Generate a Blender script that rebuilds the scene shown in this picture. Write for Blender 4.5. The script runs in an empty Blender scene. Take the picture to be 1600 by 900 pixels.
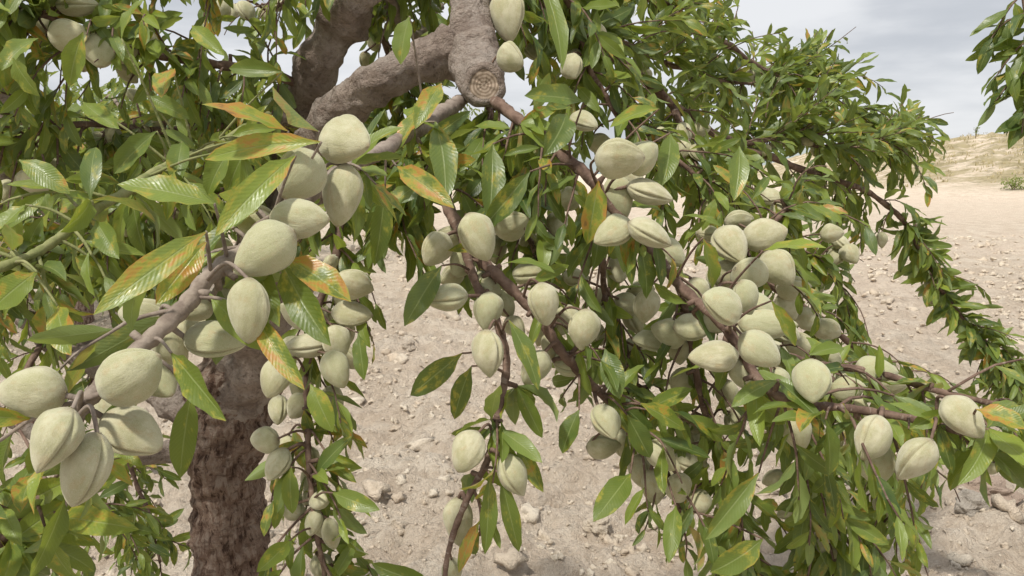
import bpy, math, random
import numpy as np
from mathutils import Vector, Matrix, noise as mnoise
R = random.Random(11)
rng = np.random.default_rng(11)
COL = bpy.context.scene.collection
F = 1200.0
PITCH = math.radians(8.5)
CAM = np.array([0.0, 0.0, 1.3])
fw = np.array([0, math.cos(PITCH), -math.sin(PITCH)])
up = np.array([0, math.sin(PITCH), math.cos(PITCH)])
rt = np.array([1.0, 0, 0])
def P(px, py, d): return CAM + fw*d + rt*((px-800)/F*d) + up*((450-py)/F*d)
def proj(p):
    v = p-CAM; d = max(v@fw, 1e-3)
    return 800+F*(v@rt)/d, 450-F*(v@up)/d, d
def nrm(v):
    return v/(np.linalg.norm(v)+1e-9)

# ------------------------------------------------------------------ materials
def newmat(name):
    m = bpy.data.materials.new(name); m.use_nodes = True
    nt = m.node_tree; nt.nodes.clear()
    out = nt.nodes.new('ShaderNodeOutputMaterial')
    return m, nt, out
class N:
    def __init__(s, nt): s.nt = nt
    def n(s, t, **kw):
        o = s.nt.nodes.new(t)
        for k, v in kw.items(): setattr(o, k, v)
        return o
    def l(s, a, b): s.nt.links.new(a, b)
    def val(s, node, i, v):
        if isinstance(v, bpy.types.NodeSocket): s.l(v, node.inputs[i])
        else: node.inputs[i].default_value = v
    def math(s, op, a, b=0.0, c=None):
        o = s.n('ShaderNodeMath', operation=op); s.val(o, 0, a); s.val(o, 1, b)
        if c is not None: s.val(o, 2, c)
        return o.outputs[0]
    def mr(s, v, a, b, c=0.0, d=1.0, smooth=True):
        o = s.n('ShaderNodeMapRange'); 
        if smooth: o.interpolation_type = 'SMOOTHSTEP'
        s.val(o, 0, v); s.val(o, 1, a); s.val(o, 2, b); s.val(o, 3, c); s.val(o, 4, d)
        return o.outputs[0]
    def mix(s, f, a, b, bt='MIX'):
        o = s.n('ShaderNodeMix', data_type='RGBA', blend_type=bt)
        s.val(o, 0, f)
        for i, v in ((6, a), (7, b)):
            if isinstance(v, (tuple, list)): v = (*v[:3], 1.0)
            s.val(o, i, v)
        return o.outputs[2]
    def noise(s, vec, scale, detail=3.0, rough=0.55):
        o = s.n('ShaderNodeTexNoise'); 
        if vec is not None: s.l(vec, o.inputs['Vector'])
        o.inputs['Scale'].default_value = scale; o.inputs['Detail'].default_value = detail
        o.inputs['Roughness'].default_value = rough
        return o.outputs[0]
    def scale(s, vec, v):
        o = s.n('ShaderNodeVectorMath', operation='MULTIPLY'); s.l(vec, o.inputs[0]); o.inputs[1].default_value = v
        return o.outputs[0]
    def bump(s, h, strength, dist):
        o = s.n('ShaderNodeBump'); s.l(h, o.inputs['Height'])
        o.inputs['Strength'].default_value = strength; o.inputs['Distance'].default_value = dist
        return o.outputs[0]
    def bsdf(s, col, rough, spec=0.5, normal=None, sheen=0.0):
        o = s.n('ShaderNodeBsdfPrincipled')
        if isinstance(col, tuple): col = (*col[:3], 1.0)
        s.val(o, o.inputs.find('Base Color'), col); s.val(o, o.inputs.find('Roughness'), rough)
        o.inputs['Specular IOR Level'].default_value = spec
        if sheen: 
            o.inputs['Sheen Weight'].default_value = sheen; o.inputs['Sheen Roughness'].default_value = 0.5
            o.inputs['Sheen Tint'].default_value = (1, .98, .88, 1)
        if normal is not None: s.l(normal, o.inputs['Normal'])
        return o.outputs[0]

def leaf_mat():
    m, nt, out = newmat('almond_leaf'); g = N(nt)
    lc = g.n('ShaderNodeAttribute', attribute_name='lc'); lp = g.n('ShaderNodeAttribute', attribute_name='lp')
    sc = g.n('ShaderNodeSeparateColor'); g.l(lc.outputs['Color'], sc.inputs[0])
    sp = g.n('ShaderNodeSeparateXYZ'); g.l(lp.outputs['Vector'], sp.inputs[0])
    rnd, dis, lig = sc.outputs[0], sc.outputs[1], sc.outputs[2]
    au = g.math('ABSOLUTE', sp.outputs[0])
    vec = g.scale(lp.outputs['Vector'], (0.28, 1.0, 1.0))
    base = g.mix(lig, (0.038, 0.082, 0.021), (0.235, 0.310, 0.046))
    base = g.mix(g.math('MULTIPLY', g.math('SUBTRACT', rnd, 0.5), 0.6), base, (0.15, 0.22, 0.095))
    n0 = g.noise(vec, 5.0, 3.0)
    base = g.mix(g.mr(n0, 0.35, 0.7, 0.0, 0.35), base, (0.16, 0.205, 0.032))
    n1 = g.noise(g.scale(vec, (1.0, 1.0, 3.1)), 3.3, 3.0, 0.6)
    n2 = g.noise(g.scale(vec, (1.0, 1.0, 5.1)), 22.0, 3.0, 0.7)
    v = g.math('ADD', g.math('ADD', n1, g.math('MULTIPLY', g.math('SUBTRACT', n2, 0.5), 0.28)), g.math('SUBTRACT', g.math('MULTIPLY', dis, 0.26), 0.140))
    edge = g.math('MULTIPLY', g.math('MULTIPLY', g.math('POWER', au, 3.0), dis), 0.08)
    v = g.math('ADD', v, edge)
    yel = g.mr(v, 0.46, 0.62); ora = g.mr(v, 0.57, 0.70); brn = g.mr(v, 0.74, 0.84)
    c = g.mix(g.math('MULTIPLY', yel, 0.85), base, (0.40, 0.37, 0.055))
    c = g.mix(g.math('MULTIPLY', ora, 0.88), c, (0.49, 0.21, 0.05)); c = g.mix(brn, c, (0.25, 0.11, 0.04))
    rib = g.mr(au, 0.02, 0.09, 1.0, 0.0)
    veinp = g.math('SINE', g.math('MULTIPLY', g.math('SUBTRACT', sp.outputs[1], g.math('MULTIPLY', au, 0.16)), 120.0))
    vein = g.mr(veinp, 0.6, 1.0, 0.0, 0.10)
    c = g.mix(g.math('MAXIMUM', g.math('MULTIPLY', rib, 0.55), vein), c, (0.32, 0.38, 0.15))
    geo = g.n('ShaderNodeNewGeometry')
    c = g.mix(g.math('MULTIPLY', geo.outputs['Backfacing'], 0.45), c, (0.22, 0.285, 0.14))
    h = g.math('ADD', g.math('ADD', g.math('MULTIPLY', n0, 0.9), g.math('MULTIPLY', rib, -0.4)), g.math('MULTIPLY', veinp, -0.06))
    nb = g.bump(h, 0.5, 0.0014)
    rough = g.mr(n0, 0.3, 0.7, 0.30, 0.52)
    p = g.bsdf(c, rough, 0.5, nb)
    tr = g.n('ShaderNodeBsdfTranslucent'); g.l(g.mix(0.5, c, (0.50, 0.56, 0.045)), tr.inputs[0])
    mx = g.n('ShaderNodeMixShader'); mx.inputs[0].default_value = 0.36
    g.l(p, mx.inputs[1]); g.l(tr.outputs[0], mx.inputs[2]); g.l(mx.outputs[0], out.inputs[0])
    return m
def almond_mat():
    m, nt, out = newmat('almond_hull'); g = N(nt)
    oi = g.n('ShaderNodeObjectInfo')
    av = g.n('ShaderNodeAttribute', attribute_name='ap')
    ad = g.n('ShaderNodeVectorMath', operation='ADD'); g.l(av.outputs['Vector'], ad.inputs[0])
    k = g.n('ShaderNodeCombineXYZ'); g.l(g.math('MULTIPLY', oi.outputs['Random'], 40.0), k.inputs[0]); g.l(k.outputs[0], ad.inputs[1])
    vec = ad.outputs[0]
    n1 = g.noise(vec, 2.4, 4.0, 0.6); n2 = g.noise(g.scale(vec, (1, 1, .6)), 8.0, 5.0, 0.7); n3 = g.noise(vec, 75.0, 3.0, .7)
    nw = g.noise(g.scale(vec, (1, 1, .3)), 13.0, 3.0, 0.6)
    c = g.mix(g.mr(n1, 0.35, 0.65), (0.350, 0.335, 0.180), (0.500, 0.475, 0.315))
    c = g.mix(g.mr(oi.outputs['Random'], 0.3, 1.0, 0.0, 0.7, False), c, (0.365, 0.385, 0.205))
    c = g.mix(g.mr(n2, 0.50, 0.72, 0.0, 0.42), c, (0.33, 0.25, 0.13))
    c = g.mix(g.mr(g.noise(vec, 4.0, 3.0), 0.54, 0.70, 0.0, 0.35), c, (0.42, 0.31, 0.15))
    sp = g.n('ShaderNodeSeparateXYZ'); g.l(av.outputs['Vector'], sp.inputs[0])
    c = g.mix(g.mr(sp.outputs[2], -0.5, -0.41, 0.75, 0.0), c, (0.16, 0.11, 0.05))
    c = g.mix(g.mr(sp.outputs[2], 0.455, 0.495, 0.0, 0.7), c, (0.20, 0.12, 0.06))
    ao = g.n('ShaderNodeAttribute', attribute_name='seam')
    c = g.mix(g.math('MULTIPLY', ao.outputs['Fac'], 0.65), c, (0.18, 0.155, 0.07))
    c = g.mix(g.mr(n3, 0.35, 0.7, 0.0, 0.38), c, (0.64, 0.60, 0.46))
    hb = g.math('ADD', g.math('MULTIPLY', n2, 0.6), g.math('ADD', g.math('MULTIPLY', n3, 0.35), g.math('MULTIPLY', nw, 0.5)))
    nb = g.bump(hb, 0.5, 0.0024)
    p = g.bsdf(c, 1.0, 0.05, nb, 0.42)
    g.l(p, out.inputs[0]); return m
def bark_mat(name, dark, light, mode):
    m, nt, out = newmat(name); g = N(nt)
    at = g.n('ShaderNodeAttribute', attribute_name='tp'); vec = at.outputs['Vector']
    n1 = g.noise(vec, 28.0 if mode != 'thin' else 60.0, 5.0, 0.65)
    n2 = g.noise(g.scale(vec, (1.0, 1.0, 3.2)), 60.0, 3.0, 0.6)
    c = g.mix(g.mr(n1, 0.32, 0.68), dark, light)
    if mode == 'trunk':
        n3 = g.noise(g.scale(vec, (1, 1, 0.30)), 85.0, 8.0, 0.72)
        n4 = g.noise(g.scale(vec, (1, 1, 2.2)), 45.0, 6.0, 0.7)
        c = g.mix(g.mr(n3, 0.50, 0.58, 0.0, 0.85), c, (0.46, 0.36, 0.29))
        c = g.mix(g.mr(n3, 0.47, 0.39, 0.0, 0.95), c, (0.075, 0.042, 0.03))
        c = g.mix(g.mr(n4, 0.54, 0.60, 0.0, 0.6), c, (0.14, 0.085, 0.06))
        h = g.math('ADD', n3, g.math('MULTIPLY', n4, 0.6))
        nb = g.bump(h, 1.0, 0.030)
    elif mode == 'limb':
        len_ = g.mr(n2, 0.61, 0.67)
        c = g.mix(g.math('MULTIPLY', len_, 0.5), c, (0.11, 0.08, 0.06))
        n3 = g.noise(vec, 11.0, 6.0, .7)
        c = g.mix(g.mr(n3, 0.46, 0.60, 0.0, 0.7), c, (0.46, 0.395, 0.34))
        n5 = g.noise(vec, 90.0, 5.0, .75)
        c = g.mix(g.mr(n5, 0.50, 0.66, 0.0, 0.6), c, (0.15, 0.11, 0.085))
        h = g.math('ADD', g.math('ADD', n1, g.math('MULTIPLY', n5, 1.3)), g.math('MULTIPLY', n2, 0.4)); nb = g.bump(h, 1.0, 0.011)
    else:
        len_ = g.mr(n2, 0.60, 0.68)
        c = g.mix(g.math('MULTIPLY', len_, 0.5), c, (0.34, 0.28, 0.23))
        nb = g.bump(g.math('ADD', n1, n2), 0.8, 0.002)
    g.l(g.bsdf(c, 0.85, 0.2, nb), out.inputs[0]); return m
def cut_mat():
    m, nt, out = newmat('cut_wood'); g = N(nt)
    tc = g.n('ShaderNodeTexCoord'); vec = tc.outputs['Object']
    ln = g.n('ShaderNodeVectorMath', operation='LENGTH'); g.l(vec, ln.inputs[0])
    n = g.noise(vec, 60.0, 4.0, .7); nf = g.noise(vec, 260.0, 4.0, .7)
    rr = g.math('ADD', ln.outputs['Value'], g.math('MULTIPLY', n, 0.005))
    s = g.math('SINE', g.math('MULTIPLY', rr, 1500.0))
    c = g.mix(g.mr(s, -1, 1, 0, .8), (0.24, 0.18, 0.13), (0.46, 0.37, 0.29))
    c = g.mix(g.mr(nf, 0.45, 0.7, 0.0, 0.35), c, (0.22, 0.165, 0.125))
    c = g.mix(g.mr(n, 0.55, 0.7, 0.0, 0.5), c, (0.17, 0.125, 0.095))
    g.l(g.bsdf(c, 0.9, 0.15, g.bump(g.math('ADD', nf, n), 0.3, 0.001)), out.inputs[0]); return m
def ground_mat(name, hill=False):
    m, nt, out = newmat(name); g = N(nt)
    tc = g.n('ShaderNodeTexCoord'); vec = tc.outputs['Object']
    a = g.noise(vec, 0.35, 4.0); b = g.noise(vec, 3.0, 6.0, 0.65); c_ = g.noise(vec, 22.0, 6.0, 0.7); d = g.noise(vec, 90.0, 4.0, .7)
    c = g.mix(g.mr(b, 0.35, 0.65), (0.66, 0.535, 0.41), (0.82, 0.71, 0.575))
    c = g.mix(g.mr(a, 0.4, 0.65, 0, 0.5), c, (0.80, 0.66, 0.53))
    c = g.mix(g.mr(c_, 0.45, 0.62, 0, 0.45), c, (0.48, 0.375, 0.28))
    c = g.mix(g.mr(d, 0.5, 0.7, 0, 0.5), c, (0.86, 0.775, 0.65))
    if hill:
        e = g.noise(vec, 0.5, 6.0, 0.7)
        sp = g.n('ShaderNodeSeparateXYZ'); g.l(vec, sp.inputs[0])
        f = g.math('MULTIPLY', g.mr(e, 0.36, 0.56), g.mr(sp.outputs[2], 0.2, 1.1))
        c = g.mix(g.math('MULTIPLY', f, 0.9), c, (0.37, 0.31, 0.175))
        c = g.mix(g.math('MULTIPLY', g.mr(g.noise(vec, 1.4, 5.0, 0.7), 0.50, 0.62, 0, 0.65), g.mr(sp.outputs[2], 0.2, 1.0)), c, (0.24, 0.205, 0.12))
    h = g.math('ADD', g.math('MULTIPLY', c_, 1.0), g.math('MULTIPLY', d, 0.4))
    nb = g.bump(h, 1.0, 0.065)
    g.l(g.bsdf(c, 0.95, 0.1, nb), out.inputs[0]); return m
def stone_mat(name, A, B):
    m, nt, out = newmat(name); g = N(nt)
    tc = g.n('ShaderNodeTexCoord'); vec = tc.outputs['Object']; geo = g.n('ShaderNodeNewGeometry')
    n = g.noise(vec, 25.0, 5.0, 0.7); n2 = g.noise(vec, 120.0, 4.0, 0.7)
    c = g.mix(g.mr(geo.outputs['Random Per Island'], 0, 1, 0, 1, False), A, B)
    c = g.mix(g.mr(n, 0.4, 0.7, 0, 0.4), c, tuple(x*.75 for x in A))
    g.l(g.bsdf(c, 0.95, 0.1, g.bump(g.math('ADD', n, n2), 1.0, 0.016)), out.inputs[0]); return m
def plain_mat(name, a, b, sc):
    m, nt, out = newmat(name); g = N(nt)
    tc = g.n('ShaderNodeTexCoord'); n = g.noise(tc.outputs['Object'], sc, 5.0, 0.65)
    g.l(g.bsdf(g.mix(g.mr(n, 0.35, 0.65), a, b), 0.9, 0.15, g.bump(n, 0.5, 0.1)), out.inputs[0]); return m

M_leaf = leaf_mat(); M_alm = almond_mat()
M_trunk = bark_mat('trunk_bark', (0.23, 0.145, 0.105), (0.38, 0.27, 0.205), 'trunk')
M_limb = bark_mat('limb_bark', (0.24, 0.185, 0.15), (0.40, 0.325, 0.27), 'limb')
M_twig = bark_mat('twig_bark', (0.10, 0.062, 0.047), (0.215, 0.145, 0.11), 'thin')
M_grey = bark_mat('grey_twig_bark', (0.18, 0.14, 0.115), (0.32, 0.265, 0.22), 'thin')
M_green = bark_mat('green_shoot_bark', (0.17, 0.19, 0.07), (0.28, 0.28, 0.13), 'thin')
M_cut = cut_mat()
M_ground = ground_mat('dry_soil'); M_hill = ground_mat('dry_hill', True)
M_clod = stone_mat('soil_clods', (0.70, 0.58, 0.45), (0.83, 0.73, 0.59))

# ------------------------------------------------------------------ mesh helpers
def mk(name, V, Q, T, mat, parent=None, attrs=None, smooth=True, loc=None):
    me = bpy.data.meshes.new(name)
    V = np.asarray(V, dtype=np.float32).reshape(-1, 3)
    Q = np.asarray(Q, dtype=np.int32).reshape(-1, 4) if len(Q) else np.zeros((0, 4), np.int32)
    T = np.asarray(T, dtype=np.int32).reshape(-1, 3) if len(T) else np.zeros((0, 3), np.int32)
    me.vertices.add(len(V)); me.vertices.foreach_set('co', V.ravel())
    lp = np.concatenate([Q.ravel(), T.ravel()]); me.loops.add(len(lp)); me.loops.foreach_set('vertex_index', lp)
    nq, nt_ = len(Q), len(T); me.polygons.add(nq+nt_)
    st = np.concatenate([np.arange(nq)*4, nq*4+np.arange(nt_)*3]).astype(np.int32)
    me.polygons.foreach_set('loop_start', st)
    me.polygons.foreach_set('use_smooth', np.full(nq+nt_, smooth, dtype=bool))
    me.update(calc_edges=True)
    if attrs:
        for k, (ty, arr) in attrs.items():
            a = me.attributes.new(k, ty, 'POINT')
            a.data.foreach_set('color' if ty == 'FLOAT_COLOR' else ('vector' if ty == 'FLOAT_VECTOR' else 'value'), np.asarray(arr, dtype=np.float32).ravel())
    me.materials.append(mat)
    o = bpy.data.objects.new(name, me); COL.objects.link(o)
    if parent: o.parent = parent
    if loc is not None: o.location = loc
    return o
def cat(pts, sub=6):
    p = np.asarray(pts, float); n = len(p)
    if n == 2: 
        t = np.linspace(0, 1, sub+1)[:, None]; return p[0]*(1-t)+p[1]*t
    e = np.vstack([2*p[0]-p[1], p, 2*p[-1]-p[-2]]); out = []
    for i in range(n-1):
        a, b, c, d = e[i:i+4]
        for k in range(sub):
            t = k/sub
            out.append(0.5*((2*b)+(-a+c)*t+(2*a-5*b+4*c-d)*t*t+(-a+3*b-3*c+d)*t**3))
    out.append(p[-1]); return np.array(out)
class Wood:
    def __init__(s): s.V=[]; s.Q=[]; s.T=[]; s.A=[]; s.n=0
    def tube(s, c, r, sides=8, rough=0.0, freq=20.0):
        c = np.asarray(c, float); r = np.asarray(r, float); m = len(c)
        tg = np.gradient(c, axis=0); tg /= (np.linalg.norm(tg, axis=1)[:, None]+1e-9)
        ref = np.array([0.3, -1, 0.2]); u = nrm(np.cross(tg[0], ref)); th = np.arange(sides)*2*math.pi/sides
        sl = 0.0; rows=[]; att=[]
        off = R.random()*20
        for i in range(m):
            if i: sl += np.linalg.norm(c[i]-c[i-1])
            u = nrm(u-tg[i]*(u@tg[i])); v = np.cross(tg[i], u)
            rr = np.full(sides, r[i])
            if rough:
                for k in range(sides):
                    q = c[i]+r[i]*(math.cos(th[k])*u+math.sin(th[k])*v)
                    rr[k] *= 1+rough*(mnoise.noise(Vector(q*freq))+0.5*mnoise.noise(Vector(q*freq*2.7))+0.4*mnoise.noise(Vector(q*freq*6)))
            rows.append(c[i]+rr[:, None]*(np.cos(th)[:, None]*u+np.sin(th)[:, None]*v))
            att.append(np.stack([np.cos(th)*r[i]+off, np.sin(th)*r[i], np.full(sides, sl)], 1))
        V = np.vstack(rows+[c[:1], c[-1:]]); A = np.vstack(att+[[[off, 0, 0]], [[off, 0, sl]]])
        i0 = np.arange(m-1)[:, None]*sides; k = np.arange(sides)[None]; k2 = (k+1) % sides
        Q = np.stack([i0+k, i0+k2, i0+sides+k2, i0+sides+k], -1).reshape(-1, 4)
        k = np.arange(sides); k2 = (k+1) % sides
        T = np.vstack([np.stack([k2, k, np.full(sides, m*sides)], 1), np.stack([(m-1)*sides+k, (m-1)*sides+k2, np.full(sides, m*sides+1)], 1)])
        s.V.append(V); s.A.append(A); s.Q.append(Q+s.n); s.T.append(T+s.n); s.n += len(V)
    def build(s, name, mat, parent, loc=None):
        return mk(name, np.vstack(s.V), np.vstack(s.Q), np.vstack(s.T), mat, parent, {'tp': ('FLOAT_VECTOR', np.vstack(s.A))}, True, loc)

class Leaves:
    def __init__(s): s.L = []
    def add(s, base, d, n, L, W, curl, fold, twist, bend, dis, lig):
        s.L.append((*base, *d, *n, L, W, curl, fold, twist, bend, R.random(), dis, lig))
    def build(s, name, parent, loc=None, rows=9, cols=5, mat=None):
        if not s.L: return None
        A = np.array(s.L); k = len(A)
        b, d, n = A[:, 0:3], A[:, 3:6], A[:, 6:9]
        d = d/np.linalg.norm(d, axis=1)[:, None]; n = n-d*(n*d).sum(1)[:, None]; n /= (np.linalg.norm(n, axis=1)[:, None]+1e-9)
        sd = np.cross(d, n)
        L, W, cu, fo, tw, be, rn, di, li = A[:, 9:18].T
        cu = np.where(abs(cu) < 1e-3, 1e-3, cu)
        v = np.concatenate([[0, 0.10], 0.10+0.90*np.linspace(0, 1, rows-1)[1:]]) if rows > 6 else np.linspace(0, 1, rows)
        u = np.linspace(-1, 1, cols)
        x = np.clip((v-0.08)/0.92, 0, 1)
        w = (x**0.62)*((1-x)**0.78); w = w/0.385*0.5
        w = np.clip(w, 0, 0.5); w = np.maximum(w, np.where(v < 0.95, 0.022, 0.004))
        th = cu[:, None]*v[None]
        al = np.sin(th)/cu[:, None]; dn = (1-np.cos(th))/cu[:, None]
        ctr = b[:, None]+d[:, None]*(L[:, None]*al)[..., None]-n[:, None]*(L[:, None]*dn)[..., None]+sd[:, None]*((be*L)[:, None]*v[None]**2)[..., None]
        nn = n[:, None]*np.cos(th)[..., None]+d[:, None]*np.sin(th)[..., None]
        ta = tw[:, None]*v[None]
        s2 = sd[:, None]*np.cos(ta)[..., None]+nn*np.sin(ta)[..., None]
        n2 = nn*np.cos(ta)[..., None]-sd[:, None]*np.sin(ta)[..., None]
        hw = W[:, None]*w[None]
        uu = u[None, None, :]
        fu = hw[..., None]*uu*np.cos(fo)[:, None, None]
        fz = hw[..., None]*np.abs(uu)**1.3*np.sin(fo)[:, None, None] + (W[:, None]*0.09*np.sin(v[None]*15+rn[:, None]*30))[..., None]*np.abs(uu)**2*np.sign(uu+0.01)*(w/0.5)[None, :, None]
        V = ctr[:, :, None]+s2[:, :, None]*fu[..., None]+n2[:, :, None]*fz[..., None]
        nr, nc = len(v), cols
        r_ = np.arange(nr-1)[:, None]*nc; c_ = np.arange(nc-1)[None]
        q = np.stack([r_+c_, r_+c_+1, r_+nc+c_+1, r_+nc+c_], -1).reshape(-1, 4)
        Q = (q[None]+(np.arange(k)*nr*nc)[:, None, None]).reshape(-1, 4)
        lc = np.zeros((k, nr, nc, 4)); lc[..., 0] = rn[:, None, None]; lc[..., 1] = di[:, None, None]; lc[..., 2] = li[:, None, None]; lc[..., 3] = 1
        lp = np.zeros((k, nr, nc, 3)); lp[..., 0] = u[None, None]; lp[..., 1] = v[None, :, None]; lp[..., 2] = rn[:, None, None]*50
        return mk(name, V, Q, [], mat or M_leaf, parent, {'lc': ('FLOAT_COLOR', lc), 'lp': ('FLOAT_VECTOR', lp)}, True, loc)

# ------------------------------------------------------------------ terrain
def vn(x, y, seed=0):
    xi = np.floor(x); yi = np.floor(y); fx = x-xi; fy = y-yi
    fx = fx*fx*(3-2*fx); fy = fy*fy*(3-2*fy)
    def h(a, b):
        s = np.sin(a*127.1+b*311.7+seed*74.7)*43758.5453; return s-np.floor(s)
    return (h(xi, yi)*(1-fx)+h(xi+1, yi)*fx)*(1-fy)+(h(xi, yi+1)*(1-fx)+h(xi+1, yi+1)*fx)*fy-0.5
def gh(x, y):
    dist = np.sqrt(x**2+(y-3)**2); fade = 1/(1+(dist/20)**2)
    r = 0.09*vn(x*0.7, y*0.7, 1)+0.07*vn(x*1.9+3, y*1.9, 2)
    r = r+0.075*vn(x*5, y*5, 3)+0.055*(np.abs(vn(x*9, y*9, 4))*2)+0.04*vn(x*19, y*19, 5)+0.03*vn(x*37, y*37, 6)
    return r*fade
n = 660
u = np.linspace(-1, 1, n); ax = 0.8*np.sinh(7.9*u)
X, Y = np.meshgrid(ax+0.3, ax+3.4)
Z = gh(X, Y)
idx = np.arange(n*n).reshape(n, n)
Q = np.stack([idx[:-1, :-1], idx[:-1, 1:], idx[1:, 1:], idx[1:, :-1]], -1).reshape(-1, 4)
g_ = mk('ground', np.stack([X, Y, Z], -1).reshape(-1, 3), Q, [], M_ground); g_['kind'] = 'structure'
hx = np.linspace(8, 240, 230); hy = np.linspace(28, 170, 170); HX, HY = np.meshgrid(hx, hy)
def hh(x, y):
    a = np.clip((x-15-0.18*(y-50))/30, 0, 1); a = a*a*(3-2*a)
    b = np.clip((y-31)/24, 0, 1); b = b*b*(3-2*b)
    return -0.25+a*b*(5.2+1.6*vn(x*0.06, y*0.06, 9)+0.9*vn(x*0.2, y*0.2, 8)+0.6*vn(x*0.9, y*0.9, 7)+0.5*vn(x*2, y*2, 6))
HZ = hh(HX, HY); idx = np.arange(HX.size).reshape(HX.shape)
Q = np.stack([idx[:-1, :-1], idx[:-1, 1:], idx[1:, 1:], idx[1:, :-1]], -1).reshape(-1, 4)
h_ = mk('hill', np.stack([HX, HY, HZ], -1).reshape(-1, 3), Q, [], M_hill); h_['kind'] = 'structure'
fx = np.linspace(-1500, 1700, 400); V = []
for j, (yy, s_) in enumerate(((900, 0), (960, 0.6), (1060, 1.0), (1250, 0.8), (1400, 0))):
    V.append(np.stack([fx, np.full(400, yy)+0*fx, -2+s_*(22+30*(vn(fx*0.004, fx*0, 3)+0.5)+8*vn(fx*0.02, fx*0, 4))], -1))
V = np.concatenate(V); idx = np.arange(2000).reshape(5, 400)
Q = np.stack([idx[:-1, :-1], idx[:-1, 1:], idx[1:, 1:], idx[1:, :-1]], -1).reshape(-1, 4)
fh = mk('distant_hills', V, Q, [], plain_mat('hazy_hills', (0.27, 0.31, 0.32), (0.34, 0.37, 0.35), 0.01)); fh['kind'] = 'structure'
def ico(sub, seed, amp):
    import bmesh
    bm = bmesh.new(); bmesh.ops.create_icosphere(bm, subdivisions=sub, radius=1.0)
    V = np.array([v.co[:] for v in bm.verts]); T = np.array([[v.index for v in f.verts] for f in bm.faces]); bm.free()
    for i in range(len(V)):
        V[i] *= 1+amp*mnoise.noise(Vector(V[i]*1.3)+Vector((seed*7.1, 0, 0)))+amp*0.6*mnoise.noise(Vector(V[i]*3.1)+Vector((seed*3.1, 0, 0)))
    return V, T
tem = [ico(2, i, 1.0) for i in range(5)]+[ico(1, i, 0.8) for i in range(5)]
NC = 28000
yy = 1.2+15*rng.random(NC)**1.8; xx = (rng.random(NC)*2-1)*(1.2+yy*0.85)+0.2
sz = np.clip(rng.lognormal(-4.85, 0.62, NC), 0.004, 0.055)*(0.75+yy*0.07)
keep = vn(xx*1.3, yy*1.3, 21)+vn(xx*4, yy*4, 22)*.6 > -.32
xx, yy, sz = xx[keep], yy[keep], sz[keep]
zz = gh(xx, yy); VV = []; TT = []; o0 = 0
for i in range(len(xx)):
    V, T = tem[R.randrange(5) if sz[i] > 0.012 else 5+R.randrange(5)]
    a = R.random()*6.28; ca, sa = math.cos(a), math.sin(a)
    s = sz[i]*np.array([R.uniform(.8, 1.25), R.uniform(.8, 1.15), R.uniform(.6, 1.0)])
    W = V*s; W = np.stack([W[:, 0]*ca-W[:, 1]*sa, W[:, 0]*sa+W[:, 1]*ca, W[:, 2]], 1)+[xx[i], yy[i], zz[i]]
    VV.append(W); TT.append(T+o0); o0 += len(V)
cl = mk('soil_clods', np.vstack(VV), [], np.vstack(TT), M_clod, smooth=True)
cl['kind'] = 'stuff'; cl['label'] = 'pale beige soil clods and pebbles scattered over the dry tilled field'; cl['category'] = 'clods'
def G(px, py):
    d = fw+rt*((px-800)/F)+up*((450-py)/F); t = -CAM[2]/d[2]; p = CAM+d*t; return p[:2]
for (px, py, sx, sy, sz_, ca, cb, lab) in (
    (1540, 785, .115, .075, .06, (0.45, 0.345, 0.275), (0.47, 0.365, 0.29), 'reddish brown flat rock on the soil near the right edge'),
    (1515, 820, .055, .05, .05, (0.42, 0.37, 0.31), (0.44, 0.39, 0.33), 'grey knobbly rock lying just in front of the reddish rock'),
    (640, 553, .05, .04, .04, (0.45, 0.38, 0.31), (0.46, 0.39, 0.31), 'small brownish stone on bare soil left of the hanging almond branch'),
    (935, 835, .045, .035, .036, (0.62, 0.53, 0.42), (0.62, 0.53, 0.42), 'pale tan stone at the bottom of the frame near centre')):
    x, y = G(px, py); V, T = ico(4, px, 0.55)
    o = mk('rock', V*[sx, sy, sz_], [], T, stone_mat('rock_surface', ca, cb), smooth=False, loc=(x, y, float(gh(np.array(x), np.array(y)))+sz_*0.3))
    o['label'] = lab; o['category'] = 'rock'
L = Leaves()
for i in range(4200):
    x = R.uniform(18, 75); y = R.uniform(36, 85); z = float(hh(np.array(x), np.array(y)))
    if z < 0.4 or vn(np.array(x*.5), np.array(y*.5), 2) < -0.12: continue
    for k in range(4):
        L.add((x+R.gauss(0, .1), y+R.gauss(0, .1), z-0.02), (R.gauss(0, .4), R.gauss(0, .4), 1), (R.gauss(0, 1), -1, 0), R.uniform(.12, .32), .06, R.uniform(0, .8), .2, 0, 0, 0.5, 0.9)
m, nt, out = newmat('straw'); g = N(nt); gi = g.n('ShaderNodeNewGeometry')
g.l(g.bsdf(g.mix(gi.outputs['Random Per Island'], (0.29, 0.25, 0.13), (0.48, 0.40, 0.24)), 0.9, 0.1), out.inputs[0])
t_ = L.build('dry_grass', None, rows=4, cols=3, mat=m); t_['kind'] = 'stuff'; t_['label'] = 'straw coloured dry grass tufts covering the low hill'; t_['category'] = 'grass'

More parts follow.
